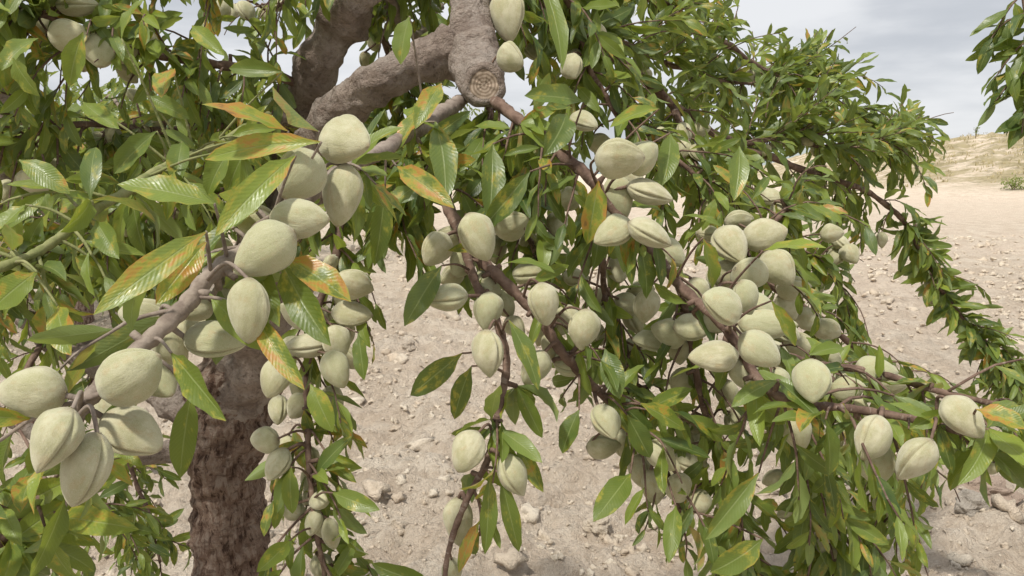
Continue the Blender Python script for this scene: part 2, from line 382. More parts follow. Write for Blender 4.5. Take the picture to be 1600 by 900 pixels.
def empty(name, loc, label, category, group=None):
    o = bpy.data.objects.new(name, None); COL.objects.link(o); o.location = loc
    o['label'] = label; o['category'] = category; o.empty_display_size = 0.2
    if group: o['group'] = group
    return o
def bush(px, d, zb, w, h, nl, name, label, leafl, lig, trunkh=0.0, catg='shrub'):
    p = P(px, 300, d); base = np.array([p[0], p[1], zb])
    r = empty(name, base, label, catg)
    Wd = Wood(); 
    for k in range(6):
        a = R.random()*6.28; e = np.array([math.cos(a)*w*.35, math.sin(a)*w*.35, h*R.uniform(.6, .9)])
        Wd.tube(cat([np.array([0, 0, -.05]), np.array([0, 0, trunkh+.05]), e]), np.linspace(h*.03, h*.006, 13), 5)
    Wd.build('stem', M_twig, r)
    L = Leaves(); cs = [np.array([R.gauss(0, w*.22), R.gauss(0, w*.22), trunkh+(h-trunkh)*R.uniform(.15, .85)]) for _ in range(16)]
    for i in range(nl):
        c = cs[R.randrange(16)]; q = c+np.array([R.gauss(0, w*.11), R.gauss(0, w*.11), R.gauss(0, h*.10)])
        L.add(q, (R.gauss(0, 1), R.gauss(0, 1), R.gauss(0, .7)), (R.gauss(0, .5), R.gauss(0, .5), 1), leafl*R.uniform(.7, 1.2), leafl*.4, .4, .2, 0, 0, .05, lig*R.uniform(.5, 1.2))
    L.build('foliage', r, rows=4, cols=3)
p = P(1583, 292, 40); bush(1583, 40, float(hh(np.array(p[0]), np.array(p[1])))-.05, 1.2, .8, 420, 'shrub', 'small grey green shrub at the foot of the hill by the right edge', .14, .6)
p = P(1517, 240, 66); bush(1517, 66, float(hh(np.array(p[0]), np.array(p[1]))), .45, 1.0, 130, 'sapling', 'tiny lone sapling on the hill crest against the sky', .12, .25, .4, 'tree')

def bgtree(px, d, h, w, label, nl, seed):
    p = P(px, 300, d); base = np.array([p[0], p[1], 0.0])
    r = empty('almond_tree', base, label, 'tree', None)
    W0 = Wood(); W0.tube(cat([(0, 0, -.1, .09), (.02, 0, .3, .075), (.0, .03, .65, .07)])[:, :3], np.linspace(.10, .075, 13), 12, .12, 8)
    W0.build('trunk', M_trunk, r)
    L = Leaves(); ends = []
    for k in range(7):
        a = k*0.9+seed; W1 = Wood()
        pts = [np.array([0, 0, .6]), np.array([math.cos(a)*w*.15, math.sin(a)*w*.15, h*.5]), np.array([math.cos(a)*w*.34, math.sin(a)*w*.34, h*.8]), np.array([math.cos(a)*w*.5, math.sin(a)*w*.5, h*.72])]
        c = cat(pts); W1.tube(c, np.linspace(.045, .008, len(c)), 7)
        W1.build('limb', M_limb, r); ends += [c[i] for i in range(6, len(c))]
    for i in range(nl//12):
        e = ends[R.randrange(len(ends))]+np.array([R.gauss(0, w*.10), R.gauss(0, w*.10), R.gauss(.05, h*.10)])
        dd = nrm(np.array([R.gauss(0, .7), R.gauss(0, .7), -.4])); 
        for j in range(12):
            q = e+dd*j*.035
            L.add(q, dd*.6+np.array([R.gauss(0, .6), R.gauss(0, .6), -.3]), (R.gauss(0, .5), R.gauss(0, .5), 1), R.uniform(.07, .11), .034, .4, .3, 0, 0, R.random()*.4, R.uniform(0.0, .6))
    L.build('crown', r, rows=4, cols=3)
bgtree(110, 6.5, 2.3, 3.0, 'leafy almond tree standing further back at the left edge', 7500, 1)
bgtree(655, 15, 2.5, 3.0, 'small distant almond tree seen through the gap below the pruned limb', 5000, 2)
bgtree(400, 11, 2.5, 3.4, 'distant almond tree behind the main trunk', 6000, 3)

# ------------------------------------------------------------------ THE ALMOND TREE
tb = P(358, 900, 1.62); ROOT = np.array([tb[0]-0.01, tb[1]+0.03, 0.0])
root = empty('almond_tree', ROOT, 'large almond tree heavy with grey green almonds, its trunk at lower left', 'tree')
LOC = tuple(-ROOT)
def wood_pts(pts, sub=8):
    a = np.array([[*P(x, y, d), r] for (x, y, d, r) in pts]); return cat(a, sub)
W = Wood()
c0 = cat(np.array([[ROOT[0]-.01, ROOT[1]+.02, -.12, .125], [ROOT[0], ROOT[1], .06, .095], [*P(368, 900, 1.62), .080], [*P(359, 800, 1.60), .069], [*P(350, 720, 1.58), .074], [*P(358, 650, 1.57), .088], [*P(368, 590, 1.56), .074], [*P(385, 545, 1.55), .05]]), 22)
W.tube(c0[:, :3], c0[:, 3], 96, .24, 15); W.build('trunk', M_trunk, root, LOC)
LIMBS = [
 [(362, 640, 1.56, .054), (400, 560, 1.5, .048), (430, 470, 1.42, .043), (455, 360, 1.32, .038), (480, 270, 1.22, .034), (515, 190, 1.12, .029), (565, 148, 1.07, .027), (630, 112, 1.04, .0265), (690, 82, 1.04, .029), (735, 60, 1.05, .033)],
 [(350, 640, 1.58, .05), (372, 540, 1.52, .044), (395, 420, 1.45, .041), (420, 290, 1.36, .036), (445, 200, 1.28, .031), (475, 130, 1.2, .030), (520, 60, 1.15, .032), (560, 5, 1.12, .033), (585, -40, 1.1, .033), (600, -120, 1.1, .032)],
 [(345, 660, 1.58, .050), (270, 615, 1.6, .040), (200, 580, 1.62, .034), (130, 560, 1.62, .030), (70, 520, 1.62, .028), (20, 440, 1.6, .025), (5, 330, 1.6, .022), (8, 230, 1.55, .021), (0, 130, 1.5, .020), (-30, 0, 1.45, .018)],
 [(340, 690, 1.56, .036), (270, 698, 1.5, .024), (190, 700, 1.45, .018), (100, 690, 1.4, .014), (0, 650, 1.35, .012), (-80, 600, 1.3, .010)],
]
for l in LIMBS:
    W = Wood(); c = wood_pts(l, 16); s = np.arange(len(c))
    kn = 1+.07*np.sin(s*.31)+.24*np.exp(-((s % 29-14)/2.6)**2)
    for i in range(2, len(c)-2): c[i, :3] += np.array(mnoise.noise_vector(Vector(c[i, :3]*8)))*.016
    W.tube(c[:, :3], c[:, 3]*kn, 48, .24, 22); W.build('limb', M_limb, root, LOC)
W = Wood(); c = wood_pts([(725, -260, 1.12, .034), (730, -120, 1.08, .033), (733, -40, 1.06, .030), (736, 30, 1.045, .028), (742, 85, 1.02, .034), (749, 118, .985, .032), (755, 131, .958, .0265)], 16)
W.tube(c[:, :3], c[:, 3], 48, .20, 26)
stub = W.build('pruned_limb', M_limb, root, LOC); stub['label'] = 'vertical limb ending in a round pruning cut'
cc = P(756.5, 133, .946); axis = nrm(nrm(CAM-cc)+np.array([0.06, 0, .03]))
ux = nrm(np.cross(axis, [0, 0, 1])); uy = np.cross(axis, ux)
V = [[0, 0, .0]]; T = []; Q = []; ns = 48
for r_i, (rr, z) in enumerate(((.006, .0005), (.012, .0010), (.0175, .0013), (.0190, .0025), (.0218, .0025), (.0258, -.001), (.028, -.014))):
    for k in range(ns):
        a = k*2*math.pi/ns; q = rr*(1+.04*math.sin(3*a)+.02*math.sin(7*a)+.04*mnoise.noise(Vector((math.cos(a)*3, math.sin(a)*3, r_i*.6)))); V.append([q*math.cos(a), q*math.sin(a), z+.002*mnoise.noise(Vector((math.cos(a)*2.5, math.sin(a)*2.5, r_i*.5)))])
V = np.array(V)
for k in range(ns): T.append([0, 1+k, 1+(k+1) % ns])
for r_i in range(2):
    for k in range(ns): Q.append([1+r_i*ns+k, 1+(r_i+1)*ns+k, 1+(r_i+1)*ns+(k+1) % ns, 1+r_i*ns+(k+1) % ns])
Qr = []
for r_i in range(2, 6):
    for k in range(ns): Qr.append([1+r_i*ns+k, 1+(r_i+1)*ns+k, 1+(r_i+1)*ns+(k+1) % ns, 1+r_i*ns+(k+1) % ns])
Mx = Matrix(((ux[0], uy[0], axis[0], cc[0]), (ux[1], uy[1], axis[1], cc[1]), (ux[2], uy[2], axis[2], cc[2]), (0, 0, 0, 1)))
cf = mk('cut_face', V[:1+3*ns], Q, T, M_cut, stub); cf.matrix_local = Mx
cr = mk('callus_rim', V, Qr, [], M_limb, stub, {'tp': ('FLOAT_VECTOR', V+[0, 0, 3])}); cr.matrix_local = Mx

AL = [(48,612,112,78,185),(85,687,102,80,115),(133,733,116,86,110),(205,588,110,82,-30),(207,675,104,72,28),(268,545,66,52,60),(228,495,82,57,182),(337,530,98,62,2),(388,485,102,66,95),(412,392,112,80,150),(397,347,70,56,200),(468,342,92,62,8),(540,220,84,80,20),(535,305,98,62,95),(470,275,86,70,120),(350,475,56,46,90),(305,483,56,42,150),(347,395,50,40,60),
(462,490,56,42,200),(550,490,64,43,0),(527,535,56,44,70),(480,540,70,43,175),(525,577,62,45,60),(430,590,64,50,110),(553,445,60,48,20),(413,688,50,42,170),(433,725,50,42,120),(487,757,60,38,90),(505,888,48,38,60),(465,635,46,36,130),(485,718,42,32,90),
(108,55,66,44,0),(157,80,60,48,75),(122,8,66,40,0),(68,38,44,36,60),(50,283,52,38,180),(80,262,46,34,-10),(385,18,36,28,60),(412,20,28,22,60),(345,15,36,28,90),(10,300,40,30,90),(435,8,28,22,0),(362,20,30,24,90),
(792,25,84,56,85),(798,92,48,40,40),(832,80,38,30,60),(893,105,44,36,80),
(748,370,80,58,65),(682,390,58,46,120),(697,465,68,49,175),(763,487,62,46,90),(762,552,74,54,90),(828,428,58,40,-5),(850,475,68,52,80),(913,515,64,50,90),(894,568,60,42,5),(836,575,60,46,120),(948,659,54,48,60),(730,705,64,53,120),(802,742,70,50,60),(716,815,76,46,90),(706,895,46,34,90),(800,352,56,46,-20),(722,410,52,42,110),(760,445,54,42,30),(885,500,48,38,100),(706,432,40,34,150),(805,512,42,32,60),
(943,698,54,38,0),(1000,735,50,38,90),(1035,712,56,44,40),(1022,760,56,42,75),(1080,722,56,38,10),(1060,763,52,44,80),(1095,785,48,38,30),(1025,640,44,34,60),(985,640,42,32,150),(1090,690,40,30,60),(1065,660,38,28,40),
(968,248,76,59,5),(1005,246,60,48,-40),(967,308,72,44,80),(1015,301,74,46,18),(1015,365,74,49,28),(957,362,66,50,155),(913,190,46,38,30),(937,223,38,28,0),(885,313,46,36,150),(870,350,42,34,90),(1050,395,54,40,40),
(1070,207,34,26,60),(1093,203,34,26,0),(1066,235,34,27,120),(1092,240,34,27,60),(1050,213,32,24,180),
(1207,307,34,28,0),(1220,332,40,32,40),(1143,383,64,56,60),(1195,367,68,53,-20),(1173,430,62,52,20),(1215,420,62,50,60),(1127,475,72,62,200),(1085,510,66,44,-5),(1200,508,90,48,5),(1187,547,76,54,40),(1115,557,78,50,172),(1165,585,70,46,45),(1125,430,46,40,-60),(1165,465,56,46,60),(1108,365,40,32,0),(1045,520,54,44,190),(1018,530,60,42,180),(990,545,44,36,150),(1250,540,48,38,30),(1245,675,66,50,80),(1268,595,66,54,100),(1325,607,56,38,0),(1370,577,64,42,5),(1363,685,74,60,120),(1370,725,66,54,90),(1430,718,78,62,120),(1505,652,72,59,60),(1213,555,54,42,30),(1300,365,36,28,0),(1314,380,34,26,40),(1328,397,34,27,70),(1304,402,32,26,120),(1378,375,26,20,90),(975,475,46,36,180),(1000,455,46,34,170),(1292,515,44,34,30),(1010,478,54,42,90),(900,433,42,32,0),(965,420,44,36,90),(1150,660,44,36,60),(1300,690,42,34,90),(1120,500,54,44,0),(1150,520,52,40,60),(975,565,42,32,90),(1060,545,50,38,90),(700,370,42,34,180),(930,520,44,34,60),(1230,480,48,38,60),(585,70,24,20,60),(210,150,26,22,60),(260,170,24,20,90),
(1090,460,54,42,70),(1140,430,52,42,40),(1065,595,46,36,120),(1215,600,54,42,80),(1240,450,50,40,0),(1262,500,44,34,60),(1155,345,44,34,0),(1185,478,60,44,20),(990,500,46,36,60),(940,470,44,34,120),(862,540,46,36,100),(785,475,48,38,60),(320,510,50,40,120),(442,365,56,46,60),(292,525,54,42,90),(250,595,66,54,40),(172,640,70,56,80),(505,500,48,38,60),(472,450,46,36,100),(435,640,46,36,90),(520,625,46,36,60),(1290,560,50,38,20),(1340,640,46,38,60),(1395,600,50,36,0),(950,330,50,40,120),(985,280,52,42,60),
(455,545,50,38,150),(545,560,48,36,40),(540,520,46,34,90),(470,605,46,36,110),(560,465,44,34,60),(450,700,42,32,90),(1045,735,46,36,60),(1010,700,46,34,110),(970,690,44,34,90),(1050,620,44,34,90),(1135,615,46,36,90),(830,385,44,34,60),(850,520,46,34,110),(775,390,46,36,90),(1225,515,56,42,30),(1150,560,58,44,60)]

BR = [
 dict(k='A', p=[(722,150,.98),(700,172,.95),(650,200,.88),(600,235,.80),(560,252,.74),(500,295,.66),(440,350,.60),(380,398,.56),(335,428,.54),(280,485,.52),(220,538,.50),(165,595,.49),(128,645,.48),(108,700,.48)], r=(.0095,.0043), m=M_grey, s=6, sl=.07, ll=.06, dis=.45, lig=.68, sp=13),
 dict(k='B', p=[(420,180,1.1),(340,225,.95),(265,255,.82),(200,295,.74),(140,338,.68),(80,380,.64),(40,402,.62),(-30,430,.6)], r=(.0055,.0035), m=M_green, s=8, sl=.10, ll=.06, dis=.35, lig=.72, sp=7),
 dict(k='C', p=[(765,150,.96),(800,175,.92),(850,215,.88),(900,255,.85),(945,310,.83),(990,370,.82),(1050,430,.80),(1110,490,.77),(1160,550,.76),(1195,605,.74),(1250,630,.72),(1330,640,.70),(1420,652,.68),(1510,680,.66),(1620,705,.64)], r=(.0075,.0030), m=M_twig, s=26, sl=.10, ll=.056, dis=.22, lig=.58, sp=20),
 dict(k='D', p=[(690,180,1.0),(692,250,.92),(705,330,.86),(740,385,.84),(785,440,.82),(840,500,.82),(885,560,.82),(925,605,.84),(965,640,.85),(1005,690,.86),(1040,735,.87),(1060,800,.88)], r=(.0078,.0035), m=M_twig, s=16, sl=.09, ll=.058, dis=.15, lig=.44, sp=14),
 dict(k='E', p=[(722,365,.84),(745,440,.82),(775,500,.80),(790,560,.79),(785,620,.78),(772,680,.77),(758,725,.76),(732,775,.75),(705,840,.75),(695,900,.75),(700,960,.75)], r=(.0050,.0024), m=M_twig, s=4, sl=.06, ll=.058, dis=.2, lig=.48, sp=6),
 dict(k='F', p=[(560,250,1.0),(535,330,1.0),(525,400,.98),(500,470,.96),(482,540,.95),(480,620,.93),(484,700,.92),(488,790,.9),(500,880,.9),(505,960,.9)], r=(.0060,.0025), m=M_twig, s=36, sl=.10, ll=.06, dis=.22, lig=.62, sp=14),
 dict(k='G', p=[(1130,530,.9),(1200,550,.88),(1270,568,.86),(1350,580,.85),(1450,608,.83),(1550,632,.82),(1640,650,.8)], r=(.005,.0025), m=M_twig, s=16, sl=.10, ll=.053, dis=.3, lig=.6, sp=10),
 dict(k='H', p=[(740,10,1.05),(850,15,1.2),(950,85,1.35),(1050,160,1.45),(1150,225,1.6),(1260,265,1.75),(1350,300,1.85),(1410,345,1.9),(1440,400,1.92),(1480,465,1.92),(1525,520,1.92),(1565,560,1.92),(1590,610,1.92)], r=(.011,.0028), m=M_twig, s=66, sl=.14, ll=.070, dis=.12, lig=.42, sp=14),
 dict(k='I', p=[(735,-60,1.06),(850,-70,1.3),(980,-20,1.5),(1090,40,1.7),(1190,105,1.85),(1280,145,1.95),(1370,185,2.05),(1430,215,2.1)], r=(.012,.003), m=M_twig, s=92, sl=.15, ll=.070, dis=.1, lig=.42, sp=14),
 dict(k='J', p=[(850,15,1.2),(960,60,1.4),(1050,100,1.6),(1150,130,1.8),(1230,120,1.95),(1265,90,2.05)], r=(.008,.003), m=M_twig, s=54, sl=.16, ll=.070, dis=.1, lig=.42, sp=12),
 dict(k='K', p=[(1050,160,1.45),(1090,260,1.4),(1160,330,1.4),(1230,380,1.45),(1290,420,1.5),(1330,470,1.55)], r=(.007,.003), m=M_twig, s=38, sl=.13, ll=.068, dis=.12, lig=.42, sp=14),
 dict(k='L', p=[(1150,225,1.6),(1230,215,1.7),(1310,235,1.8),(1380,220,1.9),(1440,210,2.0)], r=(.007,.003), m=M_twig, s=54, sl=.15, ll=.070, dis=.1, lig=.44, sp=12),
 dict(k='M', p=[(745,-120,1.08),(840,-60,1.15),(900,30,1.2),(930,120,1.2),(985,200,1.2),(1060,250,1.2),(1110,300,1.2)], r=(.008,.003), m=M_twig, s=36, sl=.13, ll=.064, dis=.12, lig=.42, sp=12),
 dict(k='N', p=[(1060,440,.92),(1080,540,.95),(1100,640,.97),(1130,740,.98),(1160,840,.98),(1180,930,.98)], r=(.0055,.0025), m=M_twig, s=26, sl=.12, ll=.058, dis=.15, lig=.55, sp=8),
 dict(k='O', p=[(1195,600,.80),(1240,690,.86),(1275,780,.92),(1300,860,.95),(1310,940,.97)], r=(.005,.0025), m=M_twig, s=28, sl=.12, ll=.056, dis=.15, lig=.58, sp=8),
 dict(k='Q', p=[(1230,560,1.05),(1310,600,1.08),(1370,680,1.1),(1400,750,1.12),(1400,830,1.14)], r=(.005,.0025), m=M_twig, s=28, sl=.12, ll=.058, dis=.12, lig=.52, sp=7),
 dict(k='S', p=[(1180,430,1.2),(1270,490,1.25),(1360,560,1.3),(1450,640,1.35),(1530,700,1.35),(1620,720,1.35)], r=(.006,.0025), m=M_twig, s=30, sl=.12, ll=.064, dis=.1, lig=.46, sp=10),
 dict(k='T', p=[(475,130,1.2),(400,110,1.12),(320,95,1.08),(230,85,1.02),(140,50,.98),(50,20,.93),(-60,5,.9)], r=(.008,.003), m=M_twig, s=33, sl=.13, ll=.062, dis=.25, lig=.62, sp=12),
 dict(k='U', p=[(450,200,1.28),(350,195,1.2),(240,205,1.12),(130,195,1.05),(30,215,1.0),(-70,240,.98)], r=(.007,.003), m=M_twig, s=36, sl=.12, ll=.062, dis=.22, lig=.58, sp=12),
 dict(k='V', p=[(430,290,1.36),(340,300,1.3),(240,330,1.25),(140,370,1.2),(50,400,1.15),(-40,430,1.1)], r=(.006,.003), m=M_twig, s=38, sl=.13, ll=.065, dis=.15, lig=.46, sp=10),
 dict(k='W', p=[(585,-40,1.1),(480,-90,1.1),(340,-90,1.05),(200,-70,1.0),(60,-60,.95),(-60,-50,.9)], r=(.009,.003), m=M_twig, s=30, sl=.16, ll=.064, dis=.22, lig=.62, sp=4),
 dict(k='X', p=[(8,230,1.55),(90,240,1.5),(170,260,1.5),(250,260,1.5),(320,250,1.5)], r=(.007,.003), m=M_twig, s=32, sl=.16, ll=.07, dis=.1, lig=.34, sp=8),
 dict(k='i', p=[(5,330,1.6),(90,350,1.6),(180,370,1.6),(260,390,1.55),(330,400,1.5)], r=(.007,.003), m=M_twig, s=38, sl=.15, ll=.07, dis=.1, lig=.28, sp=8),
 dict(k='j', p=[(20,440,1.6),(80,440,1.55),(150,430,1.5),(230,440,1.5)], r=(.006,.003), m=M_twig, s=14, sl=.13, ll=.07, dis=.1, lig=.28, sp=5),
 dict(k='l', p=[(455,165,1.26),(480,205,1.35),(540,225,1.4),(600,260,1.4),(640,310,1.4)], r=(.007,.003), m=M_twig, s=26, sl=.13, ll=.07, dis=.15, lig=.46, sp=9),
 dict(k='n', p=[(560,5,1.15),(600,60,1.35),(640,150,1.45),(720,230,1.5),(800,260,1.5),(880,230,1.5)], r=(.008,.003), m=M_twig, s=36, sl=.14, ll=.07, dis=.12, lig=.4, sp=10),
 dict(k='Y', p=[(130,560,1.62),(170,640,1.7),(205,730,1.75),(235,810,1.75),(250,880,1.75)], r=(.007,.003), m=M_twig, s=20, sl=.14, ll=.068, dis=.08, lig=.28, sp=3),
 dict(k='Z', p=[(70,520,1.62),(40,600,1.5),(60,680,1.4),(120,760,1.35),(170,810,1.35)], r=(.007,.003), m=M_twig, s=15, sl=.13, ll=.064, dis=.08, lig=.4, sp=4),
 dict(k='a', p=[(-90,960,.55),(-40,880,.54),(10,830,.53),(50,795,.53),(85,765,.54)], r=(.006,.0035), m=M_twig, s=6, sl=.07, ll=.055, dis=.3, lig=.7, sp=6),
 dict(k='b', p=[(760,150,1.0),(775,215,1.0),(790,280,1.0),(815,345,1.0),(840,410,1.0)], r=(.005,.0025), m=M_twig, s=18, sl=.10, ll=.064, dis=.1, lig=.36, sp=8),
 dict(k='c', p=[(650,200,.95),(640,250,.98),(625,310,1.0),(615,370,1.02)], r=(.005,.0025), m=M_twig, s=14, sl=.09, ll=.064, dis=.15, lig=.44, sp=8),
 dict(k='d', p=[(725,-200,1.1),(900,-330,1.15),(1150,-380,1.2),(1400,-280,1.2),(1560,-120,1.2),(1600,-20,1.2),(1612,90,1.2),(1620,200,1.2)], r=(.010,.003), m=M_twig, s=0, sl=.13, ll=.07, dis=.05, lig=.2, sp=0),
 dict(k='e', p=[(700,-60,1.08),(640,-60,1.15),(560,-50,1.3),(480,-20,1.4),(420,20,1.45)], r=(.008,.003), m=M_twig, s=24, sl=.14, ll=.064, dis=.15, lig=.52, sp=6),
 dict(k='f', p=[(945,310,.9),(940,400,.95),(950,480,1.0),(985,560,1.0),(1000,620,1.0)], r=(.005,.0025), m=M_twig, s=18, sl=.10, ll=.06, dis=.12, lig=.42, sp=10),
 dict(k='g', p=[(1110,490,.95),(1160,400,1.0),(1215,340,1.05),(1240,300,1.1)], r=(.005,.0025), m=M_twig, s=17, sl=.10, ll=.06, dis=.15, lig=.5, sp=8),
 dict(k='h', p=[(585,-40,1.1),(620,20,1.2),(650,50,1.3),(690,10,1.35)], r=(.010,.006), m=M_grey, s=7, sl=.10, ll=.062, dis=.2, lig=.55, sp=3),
]
GAPS = [ [(600,425),(650,520),(615,620),(690,665),(695,770),(650,900),(595,900),(605,800),(595,700),(590,620),(595,520)],
 [(650,660),(700,620),(700,900),(640,900)], [(860,625),(920,710),(960,760),(925,830),(1010,900),(740,900),(840,780)],
 [(1345,400),(1420,370),(1440,450),(1490,540),(1540,600),(1480,590),(1400,560),(1350,520)],
 [(1480,225),(1600,200),(1600,540),(1560,480),(1475,340)], [(1490,770),(1600,730),(1600,900),(1440,900),(1450,820)],
 [(1135,-60),(1500,-60),(1520,190),(1470,190),(1400,125),(1340,55),(1260,35),(1175,45)],
 [(120,480),(170,475),(185,560),(130,550)], [(925,385),(965,400),(960,450),(930,440)],
 [(325,55),(380,55),(385,100),(330,110)], [(70,90),(125,95),(130,155),(75,155)], [(615,40),(660,60),(645,95),(605,90)], [(145,110),(190,110),(190,155),(155,165)],
 [(590,420),(655,400),(650,470),(600,500)], [(590,60),(620,60),(610,95),(580,110)],
 [(265,15),(305,5),(305,50),(270,55)], [(195,130),(225,120),(215,170)], [(20,60),(45,60),(40,90)], [(785,108),(830,105),(825,145),(792,148)], [(410,60),(440,65),(430,95),(405,90)] ]
SOLID = [([(700,60),(790,60),(795,165),(700,165)], 1.0), ([(455,150),(510,60),(560,0),(600,0),(560,60),(500,150)], 1.2), ([(515,190),(515,160),(600,100),(700,60),(700,110),(640,150),(560,185)], 1.05), ([(300,690),(410,690),(410,900),(300,900)], 1.55)]
def inpoly(x, y, pl):
    c = False; j = len(pl)-1
    for i in range(len(pl)):
        if (pl[i][1] > y) != (pl[j][1] > y) and x < (pl[j][0]-pl[i][0])*(y-pl[i][1])/(pl[j][1]-pl[i][1])+pl[i][0]: c = not c
        j = i
    return c
for b in BR:
    pts = np.array([P(*q) for q in b['p']]); c = cat(pts, 8)
    for i in range(1, len(c)-1):
        nz = mnoise.noise_vector(Vector(c[i]*14)); c[i] += np.array(nz)*b['r'][0]*0.7
    b['c'] = c; b['pr'] = np.array([proj(q) for q in c]); b['W'] = Wood(); b['L'] = Leaves(); b['rad'] = np.linspace(b['r'][0], b['r'][1], len(c))
    node = 1+0.12*np.sin(np.arange(len(c))*2.1)
    b['W'].tube(c, b['rad']*node, 10, .18, 60)
FRONT = {(468,342): -.05, (388,485): -.04, (337,530): -.01, (85,687): -.03, (1127,475): -.03, (1187,547): -.03, (968,248): -.02, (1015,365): -.02, (535,305): -.01, (540,220): -.03}
ALM = []
for qi, (x, y, l, w, a) in enumerate(AL):
    dsz = 0.0315*F/w; best = None
    for b in BR:
        if b['k'] in 'dW': continue
        q = b['pr']; cost = np.hypot(q[:, 0]-x, q[:, 1]-y)+170*np.abs(q[:, 2]-dsz)/dsz
        i = int(np.argmin(cost))
        if best is None or cost[i] < best[0]: best = (cost[i], b, i)
    _, b, i = best; db = b['pr'][i, 2]
    d = float(np.clip(0.4*dsz+0.6*db, db-.05, db+.05)) - 0.012 + FRONT.get((x, y), 0) + (.03 if qi >= 158 else 0)
    ALM.append(dict(x=x, y=y, l=l, w=w, a=a, d=d, b=b, i=i))
for it in range(5):
    ALM.sort(key=lambda q: q['d'])
    for i in range(len(ALM)):
        p = ALM[i]
        for j in range(i+1, len(ALM)):
            q = ALM[j]; Dp = .25*(p['w']+q['w']+p['l']+q['l']); ds = math.hypot(p['x']-q['x'], p['y']-q['y'])
            if ds < Dp*.95:
                need = math.sqrt(1-(ds/Dp)**2)*Dp/F*p['d']*.72
                if 0 <= q['d']-p['d'] < need: q['d'] += min(.02, (need-(q['d']-p['d']))*.7)
AX = np.array([[q['x'], q['y'], q['w'], q['d'], q['l']] for q in ALM])
def ok(p, tip, front=0.02):
    for t in (0.45, 0.85):
        q = p+(tip-p)*t; x, y, d = proj(q)
        if np.any((np.hypot(AX[:, 0]-x, AX[:, 1]-y) < AX[:, 2]*0.46) & (d < AX[:, 3]+front)) and R.random() < .90: return False
        for pl in GAPS:
            if inpoly(x, y, pl) and R.random() < .90: return False
        for pl, dd in SOLID:
            if d < dd and inpoly(x, y, pl) and R.random() < .88: return False
        if d < 0.36: return False
    return True
Zup = np.array([0, 0, 1.0])
def rv(s=1.0): return np.array([R.gauss(0, s), R.gauss(0, s), R.gauss(0, s)])
def auto_leaf(b, base, d, L, lig=None, dis=None):
    d = nrm(d); n = nrm(Zup*.6-fw*.40+rv(.45)); 
    if not ok(base, base+d*L): return
    sick = R.random() < b['dis']
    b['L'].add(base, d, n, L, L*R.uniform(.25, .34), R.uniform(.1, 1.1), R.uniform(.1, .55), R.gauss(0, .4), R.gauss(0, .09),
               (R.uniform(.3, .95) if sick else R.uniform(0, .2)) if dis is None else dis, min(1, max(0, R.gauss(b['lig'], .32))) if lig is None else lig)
def shoot(b, start, d, length, droop=.5):
    n = 7; pts = [start]; dd = nrm(d); st = length/n
    for k in range(n):
        dd = nrm(dd+np.array([0, 0, -droop*.20])+rv(.09)); pts.append(pts[-1]+dd*st)
    pts = np.array(pts); x, y, z = proj(pts[-1])
    for pl in GAPS:
        if inpoly(x, y, pl) and R.random() < .85: return
    x, y, z = proj(pts[4])
    if z < .38: return
    for pl, dd_ in SOLID:
        if z < dd_ and inpoly(x, y, pl): return
    m = max(4, int(length/0.0112)); ph = R.random()*6.28; n0 = len(b['L'].L)
    for k in range(m):
        t = (k+.6)/m; f = t*n; i = min(int(f), n-1); q = pts[i]+(pts[i+1]-pts[i])*(f-i); tg = nrm(pts[i+1]-pts[i])
        ph += 2.4; a = nrm(np.cross(tg, Zup+rv(.05))); c2 = np.cross(tg, a); rad = a*math.cos(ph)+c2*math.sin(ph)
        sp = R.uniform(.6, 1.25)*(1-.35*t)
        dl = tg*math.cos(sp)+rad*math.sin(sp)+np.array([0, 0, -.28*max(droop, 0)-.04])+rv(.14)
        auto_leaf(b, q, dl, b['ll']*R.uniform(.62, 1.15)*(1-.35*t*t))
    if len(b['L'].L)-n0 < .42*m: del b['L'].L[n0:]; return
    b['W'].tube(pts, np.linspace(.0018, .0008, n+1), 5)
for b in BR:
    c = b['c']; m = len(c)
    for k in range(b['s']):
        i = int((k+R.random())/b['s']*(m-2)*.97+.03*m); i = min(max(i, 1), m-2); tg = nrm(c[i+1]-c[i-1])
        a = rv(1.0); a = nrm(a-tg*(a@tg)); d = nrm(a*.9+tg*.55+np.array([0, 0, .12]))
        dr = .9
        if b['k'] in 'IJL': 
            dr = R.choice([-.35, .1, .5, 1.0])
            if dr < 0: d = nrm(d+np.array([.5, 0, .6]))
        if b['k'] in 'WNO': dr = 1.3
        if b['k'] == 'H' and i > .62*m: dr = .5
        Ls = b['sl']*R.uniform(.6, 1.35)
        if b['k'] == 'H' and i > .62*m: Ls *= .8
        shoot(b, c[i], d, Ls, dr)
    for k in range(b['sp']):
        i = int(R.uniform(.06, .97)*(m-2))+1; i = min(i, m-2); tg = nrm(c[i+1]-c[i-1]); a = rv(1); a = nrm(a-tg*(a@tg))
        s0 = c[i]; s1 = c[i]+a*(b['rad'][i]+R.uniform(.004, .012))
        b['W'].tube(np.array([s0, (s0+s1)/2, s1]), np.array([.0032, .0028, .0026]), 6)
        for j in range(R.randint(3, 6)):
            dl = nrm(a*.5+rv(.75)+np.array([0, 0, -.35])); auto_leaf(b, s1, dl, b['ll']*R.uniform(.7, 1.2))
    shoot(b, c[-1], c[-1]-c[-4], b['sl']*.7, .5)
b = [q for q in BR if q['k'] == 'H'][0]; c = b['c']; m = len(c); ph = 0
